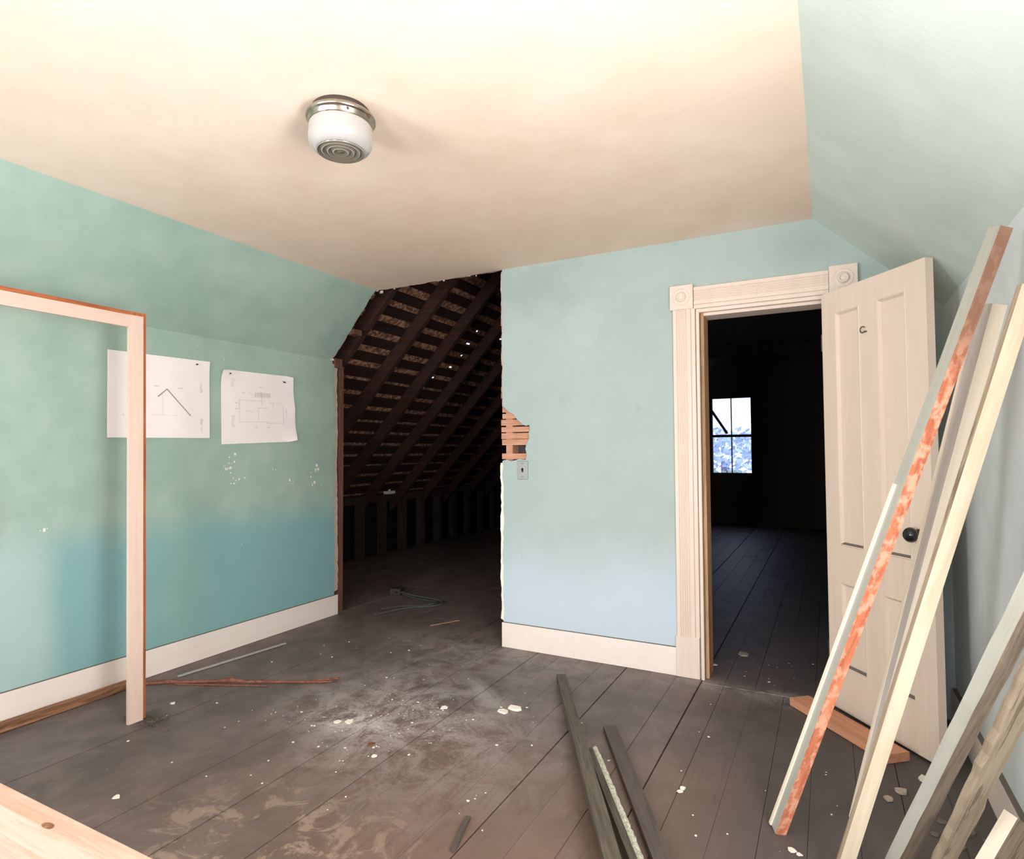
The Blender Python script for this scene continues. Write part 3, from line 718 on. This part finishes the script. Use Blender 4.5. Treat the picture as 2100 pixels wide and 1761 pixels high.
pr = [(.0870, .1553), (.0865, .1590), (.0850, .1605), (.0800, .1575), (.0745, .1545), (.0720, .1560), (.0690, .1600), (.0660, .1605), (.0600, .1570), (.0550, .1545), (.0525, .1560), (.0490, .1605), (.0460, .1610), (.0400, .1575), (.0350, .1550), (.0325, .1565), (.0290, .1610), (.0255, .1615), (.0190, .1580), (.0140, .1570), (.0100, .1590), (0, .1600)]
lathe(b, pr, FX, DZ, 64, [1 if i_ in (1, 6, 11, 16) else 0 for i_ in range(21)])  # pale ridge tops are painted highlights, darker glass fills the grooves
obj('glass_rings', b, [M_ring_shade, M_milk], bowl, True)

# ------------------------------------------------------------------ papers on the left wall
def paper(name, q, label, curl, seed):
    """q: four (y,z) corners: top near, top far, bottom far, bottom near"""
    rootx = XL + .003; q = [Vector((0, a, b_)) for a, b_ in q]; N = 28; rs = random.Random(seed); bm = bmesh.new(); g = []
    for i in range(N+1):
        row = []
        for j in range(N+1):
            u, v_ = i/N, j/N
            p_ = (q[0]*(1-u) + q[1]*u)*(1-v_) + (q[3]*(1-u) + q[2]*u)*v_
            d = .002 + .0035*noise.noise(Vector((u*2.2+seed, v_*1.4, 0)))**2*4
            for (cu, cv, am) in curl:
                r = math.hypot(u-cu, v_-cv); d += am*max(0, 1-r/.28)**2
            ctr = (q[0]+q[1]+q[2]+q[3])/4
            for (cu, cv, am) in curl:
                if am > .015: p_ = p_.lerp(ctr, .9*am*max(0, 1-math.hypot(u-cu, v_-cv)/.10)*1.6)
            row.append(bm.verts.new((rootx + d, p_.y, p_.z)))
        g.append(row)
    for i in range(N):
        for j in range(N): bm.faces.new((g[i][j], g[i+1][j], g[i+1][j+1], g[i][j+1]))
    o = obj(name, bm, M_paper, None, True); tag(o, label, 'paper', 'drawing sheets on the teal wall')
    sol = o.modifiers.new('t', 'SOLIDIFY'); sol.thickness = .0004; sol.offset = -1; es_ = o.modifiers.new('e', 'EDGE_SPLIT'); es_.split_angle = 1.0
    return o, q
def stroke(b, q, u0, v0, u1, v1, w, d=.0052):
    """a printed stroke in sheet coordinates"""
    P = lambda u, v_: (q[0]*(1-u) + q[1]*u)*(1-v_) + (q[3]*(1-u) + q[2]*u)*v_
    a, c = P(u0, v0), P(u1, v1); t_ = (c-a); t_.normalize(); n_ = Vector((0, -t_.z, t_.y))*w/2
    pts = [a-n_, c-n_, c+n_, a+n_]
    b.faces.new([b.verts.new((XL+.003+d, k.y, k.z)) for k in pts])
p1, q1 = paper('drawing_sheet', [(1.950, 1.920), (2.587, 1.931), (2.597, 1.427), (1.957, 1.419)], 'wide white drawing sheet showing a gable roof line, partly behind the standing frame', [(1, 0, .006)], 1)
p2, q2 = paper('drawing_sheet', [(2.672, 1.895), (3.285, 1.905), (3.330, 1.413), (2.685, 1.386)], 'white floor plan sheet with curled corners nearest the torn opening', [(0, 0, .018), (1, 0, .02), (1, 1, .03), (1, .5, .008)], 2)
# the corners of the second sheet are turned over: trim them by clipping
b = bmesh.new()
stroke(b, q1, .455, .50, .545, .40, .006); stroke(b, q1, .545, .40, .79, .72, .006)
obj('roof_line_drawing', b, M_ink, p1)['kind'] = 'stuff'
b = bmesh.new(); rs = random.Random(4)
for k in range(9): stroke(b, q1, .893, .30+.014*k, .893+rs.uniform(.015, .03), .30+.014*k, .0035, .0045)
for k in range(6): stroke(b, q1, .893, .76+.013*k, .893+rs.uniform(.02, .05), .76+.013*k, .004, .0045)
for k in range(4): stroke(b, q1, .90, .87+.012*k, .915, .87+.012*k, .003, .0045)
for (u, v_, L) in ((.115, .435, .05), (.20, .575, .04), (.66, .38, .05), (.42, .37, .05), (.13, .735, .035), (.22, .36, .03), (.22, .72, .03)): stroke(b, q1, u, v_, u+L, v_, .005, .0045)
stroke(b, q1, .40, .72, .74, .72, .0015, .0045); stroke(b, q1, .50, .46, .50, .72, .0015, .0045)
obj('lettering', b, M_ink_pale, p1)['kind'] = 'stuff'
b = bmesh.new()
for k in range(10):
    u = .44 + .022*k; stroke(b, q2, u, .28, u, .35, .006, .007)
for (a0, b0, a1, b1) in ((.22, .40, .52, .40), (.52, .28, .52, .46), (.22, .40, .22, .70), (.22, .70, .62, .70), (.47, .50, .60, .50), (.47, .50, .47, .68), (.62, .42, .80, .42), (.68, .42, .68, .52), (.82, .46, .82, .72), (.56, .72, .82, .72), (.30, .55, .40, .55), (.34, .28, .44, .34)):
    stroke(b, q2, a0, b0, a1, b1, .0025, .007)
for k in range(8): stroke(b, q2, .12, .62+.02*k, .12+rs.uniform(.02, .04), .62+.02*k, .004, .008)
for k in range(6): stroke(b, q2, .12, .12+.02*k, .12+rs.uniform(.01, .05), .12+.02*k, .003, .010)
for k in range(5): stroke(b, q2, .86, .50+.025*k, .88, .50+.025*k, .003, .008)
for (u, v_) in ((.42, .78), (.58, .78), (.26, .30), (.50, .20), (.17, .44), (.17, .52)): stroke(b, q2, u, v_, u+.03, v_, .006, .008)
obj('plan_drawing', b, M_ink_pale, p2)['kind'] = 'stuff'
for pr_, q, u, v_, L in ((p1, q1, .855, .055, .0), (p2, q2, .11, .05, .0), (p2, q2, .865, .10, .022)):
    P_ = (q[0]*(1-u) + q[1]*u)*(1-v_) + (q[3]*(1-u) + q[2]*u)*v_
    b = bmesh.new(); tube(b, [(XL, P_.y, P_.z), (XL+.022, P_.y-.002, P_.z)], .0045, 8)
    if L: tube(b, [(XL+.02, P_.y, P_.z), (XL+.02, P_.y-L, P_.z+.006)], .003, 6)
    obj('pin', b, M_black, pr_)

# spots where the paint is chipped off the left wall
b = bmesh.new(); rs = random.Random(9)
for (cy_, cz, n, s, spr) in ((2.75, 1.23, 12, .010, .07), (2.80, 1.15, 7, .010, .05), (3.12, 1.22, 3, .010, .03), (3.28, 1.12, 3, .010, .03), (3.53, 1.19, 7, .014, .05), (3.53, 1.09, 4, .012, .04), (1.66, .945, 3, .010, .02), (2.66, 1.97, 2, .006, .04), (3.3, 2.0, 2, .006, .1), (2.5, 2.02, 1, .008, .02), (2.9, .75, 2, .005, .2)):
    for k in range(n):
        c = Vector((XL+.0006, cy_+rs.gauss(0, spr*.6), cz+rs.gauss(0, spr*.6))); r = s*rs.uniform(.3, 1.1)
        b.faces.new([b.verts.new(c + Vector((0, r*rs.uniform(.6, 1.2)*math.cos(a*1.047), r*rs.uniform(.6, 1.3)*math.sin(a*1.047)))) for a in range(6)])
o = obj('paint_chip_marks', b, M_chip, wl); o['kind'] = 'stuff'

# ------------------------------------------------------------------ standing door-frame piece
fr = empty('standing_frame', (-3.055, 1.815, 0))
tag(fr, 'tall pale painted frame of timber with orange raw edges standing before the teal wall', 'frame')
def slab(name, P0, P1, wdir, w0, w1, ndir, t0, t1, mats, parent, seg=6, wob=.0, face_mi=None, taper=1.0):
    """long timber from P0 to P1; spans w0..w1 along wdir and t0..t1 along ndir (made perpendicular)"""
    P0, P1 = Vector(P0), Vector(P1); L = (P1-P0); ln = L.length; L.normalize()
    wd = Vector(wdir); wd = (wd - L*wd.dot(L)).normalized(); nd = Vector(ndir); nd = (nd - L*nd.dot(L) - wd*nd.dot(wd)).normalized()
    bm = bmesh.new(); rows = []; rs_ = random.Random(int(ln*1000)+seg)
    for i in range(seg+1):
        c = L*(ln*i/seg); k = [rs_.uniform(-wob, wob) for _ in range(4)]
        rows.append([bm.verts.new(c + wd*(w+kk) + nd*t_) for (w, t_), kk in zip(((w0, t0), (w1, t0), (w1, t0+(t1-t0)*(taper+(1-taper)*i/seg)), (w0, t0+(t1-t0)*(taper+(1-taper)*i/seg))), k)])
    for a, b_ in zip(rows, rows[1:]):
        for j in range(4):
            f = bm.faces.new((a[j], a[(j+1) % 4], b_[(j+1) % 4], b_[j]))
            if face_mi: f.material_index = face_mi[j]
    f0 = bm.faces.new(rows[0][::-1]); f1 = bm.faces.new(rows[-1])
    if face_mi: f0.material_index = f1.material_index = face_mi[4]
    # re-express in local axes so the grain follows the timber (object z = length)
    R = Matrix((wd, nd, L)).transposed().to_4x4()
    if R.to_3x3().determinant() < 0: R = Matrix((wd, -nd, L)).transposed().to_4x4()
    bmesh.ops.transform(bm, matrix=R.inverted(), verts=bm.verts)
    if wob == 0: pass
    o = obj(name, bm, mats, None)
    MW = Matrix.Translation(P0) @ R
    if parent is not None:
        o.parent = parent; o.matrix_parent_inverse = parent_inv(parent)
    o.location = P0; o.rotation_euler = R.to_euler()
    return o
FT0, FT1 = (-3.056, 1.815, .001), (-3.110, 1.815, 2.030)
slab('post_face', FT0, FT1, (.06, 1, 0), -.036, .034, (1, 0, 0), -.018, 0, M_frame_paint, fr)
slab('post_backing', FT0, (-3.1105, 1.815, 2.052), (.06, 1, 0), -.022, .056, (1, 0, 0), -.045, -.018, M_orange, fr, 8, .0012)
HT = Vector((-3.110, 1.849, 2.030))
slab('head_face', HT + Vector((0, -.07, -.034)), HT + Vector((0, -2.1, -.034)), (0, 0, 1), -.030, .032, (1, 0, 0), -.018, -.0004, M_frame_paint, fr)
slab('head_backing', HT + Vector((-.0008, .022, -.034)), HT + Vector((-.0008, -2.1, -.034)), (0, 0, 1), -.020, .054, (1, 0, 0), -.046, -.019, M_orange, fr, 8, .0012)
slab('post_face', (-3.056, -.245, .001), (-3.110, -.245, 1.99), (0, 1, 0), -.036, .034, (1, 0, 0), -.020, -.001, M_frame_paint, fr)

# ------------------------------------------------------------------ timbers leaning by the right wall
def lean(name, P0, P1, nA, T, Wd, mats, label, bits=(), seg=8, wob=.0, group='timbers leaning by the door', taper=1.0):
    """corner line P0-P1; the face with normal nA is T wide, the face next to it is Wd wide"""
    P0, P1 = Vector(P0), Vector(P1); L = (P1-P0).normalized()
    n = Vector(nA); n = (n - L*n.dot(L)).normalized(); b_ = L.cross(n)
    if b_.x < 0: b_ = -b_
    root = empty(name, P0); tag(root, label, 'board', group)
    o = slab('timber', P0, P1, b_, 0, T, -n, 0, Wd, mats, root, seg, wob, (0, 1, 1, 2, 1) if len(mats) > 2 else None, taper)
    for (nm, w0, w1, t0, t1, mt, a, c) in bits:
        Q0, Q1 = P0.lerp(P1, a), P0.lerp(P1, c)
        Q0 = Q0 + n*(Wd*(1-taper)*(1-a)); Q1 = Q1 + n*(Wd*(1-taper)*(1-c))
        slab(nm, Q0, Q1, b_, w0, w1, -n, t0, t1, mt, root, 6, wob)
    return root
NR = (.45, -.89, 0)
# faces order in slab: 0: t0 side (nA face), 1: w1 side, 2: t1 side, 3: w0 side
lean('leaning_board', (-.190, 2.312, .002), (.440, 2.11, 1.955), NR, .036, .050, [M_orange_patchy, M_orange, M_grey_board],
     'tallest leaning board, grey painted face with an orange patchy raw edge', [('bead', -.006, -.0004, .036, .049, M_cream_board, .0, .62)])
lean('leaning_board', (.052, 2.520, .002), (.448, 2.27, 1.768), NR, .045, .062, [M_cream_board, M_tan_board, M_lav_board],
     'second leaning board, grey channelled face and bright cream edge, foot just off the floor boards', [('bead', -.006, -.0004, .052, .062, M_cream_board, .0, 1)], taper=.35)
lean('leaning_board', (-.026, 2.076, .002), (.462, 2.02, 1.765), (.30, -.95, 0), .041, .022, [M_tan_cream, M_pine_new, M_tan_board],
     'narrow cream leaning board in front of the channelled one', [])
lean('leaning_board', (.105, 2.119, .002), (.455, 1.54, 1.30), (.55, -.83, 0), .046, .036, [M_brown_edge, M_brown_edge, M_grey_board],
     'leaning board with flat grey face and rough dark brown edge', [], 24, .0016)
lean('leaning_board', (.205, 2.155, .002), (.468, 1.66, 1.12), (.55, -.83, 0), .062, .022, [M_tan_board, M_brown_edge, M_tan_board],
     'worn tan leaning board with splintered edges behind the grey one', [], 30, .004)
lean('leaning_board', (.255, 2.03, .002), (.440, 2.145, .315), (.75, -.66, 0), .15, .036, [M_tan_board, M_grey_board, M_cream_board],
     'short board with a clean white edge at the foot of the wall', [])

# pine block lying in front of the door leaf
blk = slab('pine_block', (-.205, 3.495, .003), (.192, 3.030, .003), (1, .82, 0), 0, .115, (0, 0, 1), 0, .038, M_pine_block, None, 3)
tag(blk, 'pinkish raw pine block flat on the floor before the open door', 'wood block')

# ------------------------------------------------------------------ timbers on the floor, middle
o = slab('floor_timber', (-1.385, 3.236, .030), (-.28, 1.20, .100), (1, .55, 0), -.026, .026, (0, 0, 1), -.028, .020, M_green_board, None, 10, .0015)
tag(o, 'longest dull green timber on the floor, reaching farthest towards the doorway wall', 'timber', 'long timbers on the floor')
f2 = empty('floor_timber', (-.93, 2.50, 0)); tag(f2, 'short green timber with flaking white paint on its upper edge', 'timber', 'long timbers on the floor')
slab('timber', (-.925, 2.505, .003), (-.13, 1.20, .003), (1, .62, 0), -.028, .014, (0, 0, 1), 0, .048, M_green_board, f2, 10, .001)
fl_ = bmesh.new(); A_ = Vector((-.925, 2.505, .051)); B_ = Vector((-.13, 1.20, .051)); D_ = (B_-A_); LL = D_.length; D_.normalize(); Wv = Vector((-D_.y, D_.x, 0)); rs = random.Random(17)
if Wv.x < 0: Wv = -Wv
n_st = 90
prev = None
for k in range(n_st+1):
    c = A_ + D_*(LL*k/n_st); w = .024 + rs.uniform(-.004, .004)
    row = [fl_.verts.new(c + Wv*(.010-.012) + Vector((0, 0, 0))), fl_.verts.new(c + Wv*(.006+rs.uniform(-.002, .002)) + Vector((0, 0, .005+rs.uniform(-.002, .003)))),
           fl_.verts.new(c + Wv*(.018+rs.uniform(-.003, .003)) + Vector((0, 0, .001+rs.uniform(-.003, .003)))), fl_.verts.new(c + Wv*w + Vector((0, 0, -.020))), fl_.verts.new(c + Wv*.0145 + Vector((0, 0, -.046)))]
    if prev:
        for j in range(4): fl_.faces.new((prev[j], prev[j+1], row[j+1], row[j]))
    prev = row
obj('flaking_paint', fl_, M_flaky, f2)
o = slab('floor_timber', (-.945, 2.785, .003), (.02, 1.02, .003), (1, .55, 0), -.030, .030, (0, 0, 1), 0, .028, M_slate, None, 6)
tag(o, 'flat dark grey-brown timber on the floor, nearest the leaning boards', 'timber', 'long timbers on the floor')
o = slab('cross_timber', (-.62, 1.22, .003), (.10, 1.30, .003), (0, 1, 0), 0, .05, (0, 0, 1), 0, .066, M_dark_wood, None, 3)
bpy.data.objects.remove(o)
# thin wood along the left wall
o = slab('broken_strip', (-3.560, .9, .003), (-3.575, 2.12, .003), (1, 0, 0), 0, .055, (0, 0, 1), 0, .035, M_strip, None, 14, .004)
tag(o, 'broken brown wood strip lying along the cream baseboard', 'strip')
o = slab('broken_strip', (-3.545, 2.13, .003), (-3.40, 2.235, .004), (.7, -1, 0), 0, .03, (0, 0, 1), 0, .012, M_splinter, None, 8, .003)
tag(o, 'short reddish strip of wood between baseboard and splintered lath', 'strip')
o = slab('thin_strip', (-3.452, 2.29, .003), (-3.375, 3.02, .003), (1, 0, 0), 0, .018, (0, 0, 1), 0, .007, M_grey_board, None, 4)
tag(o, 'thin pale grey strip on the floor beside the baseboard', 'strip')
spl = empty('splintered_lath', (-3.41, 2.205, 0)); tag(spl, 'thin reddish splintered lath lying out across the floor planks', 'lath')
b = bmesh.new(); tube(b, [(-3.42, 2.20, .010), (-3.30, 2.245, .012), (-3.15, 2.335, .012), (-3.08, 2.37, .018), (-3.0, 2.405, .011), (-2.8, 2.51, .010), (-2.62, 2.60, .009), (-2.555, 2.635, .012)], [.010, .011, .010, .017, .010, .009, .008, .004], 6); obj('lath_body', b, M_splinter, spl)
b = bmesh.new(); tube(b, [(-2.70, 2.58, .008), (-2.58, 2.645, .016), (-2.535, 2.665, .022), (-2.52, 2.655, .016)], [.004, .007, .008, .003], 6); obj('splinter', b, M_splinter, spl)
b = bmesh.new(); tube(b, [(-3.35, 2.205, .006), (-3.1, 2.31, .006), (-2.85, 2.43, .005)], [.004, .006, .003], 5); obj('splinter', b, M_splinter, spl)
o = slab('thin_strip', (-3.36, 4.0, .003), (-3.23, 3.93, .003), (.5, 1, 0), 0, .012, (0, 0, 1), 0, .004, M_pine_new, None, 2)
bpy.data.objects.remove(o)
o = slab('wood_sliver', (-2.72, 3.83, .003), (-2.60, 4.05, .003), (1, -.5, 0), 0, .010, (0, 0, 1), 0, .004, M_lath, None, 2)
tag(o, 'tiny pale wood sliver on the attic threshold', 'sliver')
o = slab('wood_sliver', (-1.14, 1.72, .003), (-1.19, 1.90, .003), (1, .2, 0), 0, .016, (0, 0, 1), 0, .008, M_slate, None, 3, .002)
tag(o, 'small dark wood scrap beside the long floor timbers', 'sliver')

# new lumber at the lower corner, on two short uprights
lb = empty('new_board', (-1.8, .745, 0)); tag(lb, 'pale new softwood board on edge crossing the lower corner of the view', 'board')
s0 = slab('board', (-2.9, .768, .5), (-.80, .779, .5), (0, -1, 0), 0, .046, (0, 0, -1), 0, .20, M_pine_new, lb, 6)
for x in (-2.75, -.95):
    obj('upright', bx(x, x+.045, .80, .89, 0.001, .499), M_pine_new, lb)
kb = bmesh.new()
for k, (xx, yy) in enumerate(((-1.56, .736),)):
    kb.faces.new([kb.verts.new((xx+.020*math.cos(a*.524), yy+.009*math.sin(a*.524), .5006)) for a in range(12)])
obj('knot', kb, M_strip, lb)

# ------------------------------------------------------------------ chips and crumbs on the floor
def chip(x, y, s, label, seed, mat=M_chip, group=None, name='plaster_chip', zz=.0015):
    o = flake((x, y, zz), s, mat, None, name, seed, (1, 1, .28)); tag(o, label, 'debris', group); return o
a = flake((0, 0, 0), .034, M_chip, None, 'plaster_chip', 60, (1.2, .9, .35)); a.location = (-1.452, 2.800, .0015)
tag(a, 'larger of two touching white plaster chips near the green timber end', 'debris')
a = flake((0, 0, 0), .026, M_chip, None, 'plaster_chip', 61, (1.3, .9, .35)); a.location = (-1.500, 2.742, .0015)
tag(a, 'smaller of two touching white plaster chips near the green timber end', 'debris')
chip(-1.795, 2.646, .020, 'single squarish white plaster chip in the dusty middle of the floor', 62)
chip(-1.871, 2.170, .020, 'small rust-brown crumb on the dusty planks', 63, M_splinter)
chip(-1.784, 2.095, .014, 'white crumb beside the rust-brown crumb', 64)
chip(-2.170, 2.272, .018, 'flat white plaster flake at the edge of the dust patch', 65)
chip(-2.115, 2.300, .022, 'broad flat white plaster flake within the dust patch', 66)
chip(-.535, 2.450, .014, 'white crumb on the plank seam in front of the doorway', 67)
chip(-.540, 2.428, .012, 'second white crumb touching the plank seam before the doorway', 68)
chip(-.134, 2.244, .015, 'larger white crumb by the foot of the tallest leaning board', 69)
chip(-.112, 2.232, .010, 'smaller white crumb by the foot of the tallest leaning board', 70)
chip(.315, 2.950, .032, 'large pale plaster piece under the leaning grey board near the wall', 71)
chip(.225, 2.815, .026, 'flat pale plaster scrap beyond the foot of the channelled board', 72, M_plaster)
chip(.175, 2.735, .022, 'small tan plaster scrap just off the foot of the channelled board', 73, M_plaster)
chip(-2.464, 1.396, .015, 'elongated white crumb alone on the planks above the new board', 74)
chip(-3.107, 2.039, .015, 'white crumb between the standing frame and the splintered lath', 75)
chip(-.516, 4.215, .040, 'pale torn plaster scrap on the dark floor beyond the doorway', 76, M_plaster)
chip(-.655, 3.93, .020, 'white crumb just inside the dark doorway by the jamb', 77)
heap = [(.40, 2.62, .045), (.36, 2.52, .035), (.43, 2.48, .030), (.44, 2.76, .028), (.33, 2.66, .026), (.30, 2.56, .022), (.45, 2.60, .022), (.38, 2.42, .025)]
for k, (x, y, s) in enumerate(heap):
    chip(x, y, s*.7, 'grey plaster rubble piece by the baseboard behind the leaning boards', 80+k, M_dust_top, 'rubble by the baseboard')
rs = random.Random(23); n_c = 0
pts_ = []
for k in range(150):
    if k < 70: x, y = rs.gauss(-1.95, .33), rs.gauss(2.35, .28)
    elif k < 110: x, y = rs.uniform(-3.2, -.9), rs.uniform(1.5, 3.5)
    elif k < 135: x, y = rs.uniform(-.9, .15), rs.uniform(1.9, 3.5)
    else: x, y = rs.uniform(-.6, -.1), rs.uniform(3.7, 4.4)
    if x < -3.3 or (abs(x+3.05) < .1 and abs(y-1.81) < .1) or (-.3 < x < .3 and y > 2.9 and y < 3.6): continue
    pts_.append((x, y))
for k, (x, y) in enumerate(pts_):
    chip(x, y, rs.choice((.003, .004, .004, .005, .007)), 'tiny white plaster crumb scattered on the brown planks', 200+k, M_chip, 'plaster crumbs on the planks', 'plaster_crumb')
# dark dirt at the foot of the standing frame
b = bmesh.new(); rs = random.Random(31)
for k in range(60):
    x, y, s = -3.02+rs.gauss(0, .06), 1.85+rs.gauss(0, .035), rs.uniform(.004, .012)
    if abs(x+3.065) < .04 and abs(y-1.815) < .05: continue
    vv = [b.verts.new((x+s*math.cos(q*2.1), y+s*math.sin(q*2.1), .001)) for q in range(3)] + [b.verts.new((x, y, .002+s*.6))]
    for tri in ((0, 1, 3), (1, 2, 3), (2, 0, 3)): b.faces.new([vv[i] for i in tri])
o = obj('dirt', b, M_dark_wood); o['kind'] = 'stuff'; tag(o, 'dark dirt scattered around the foot of the standing frame', 'dirt')
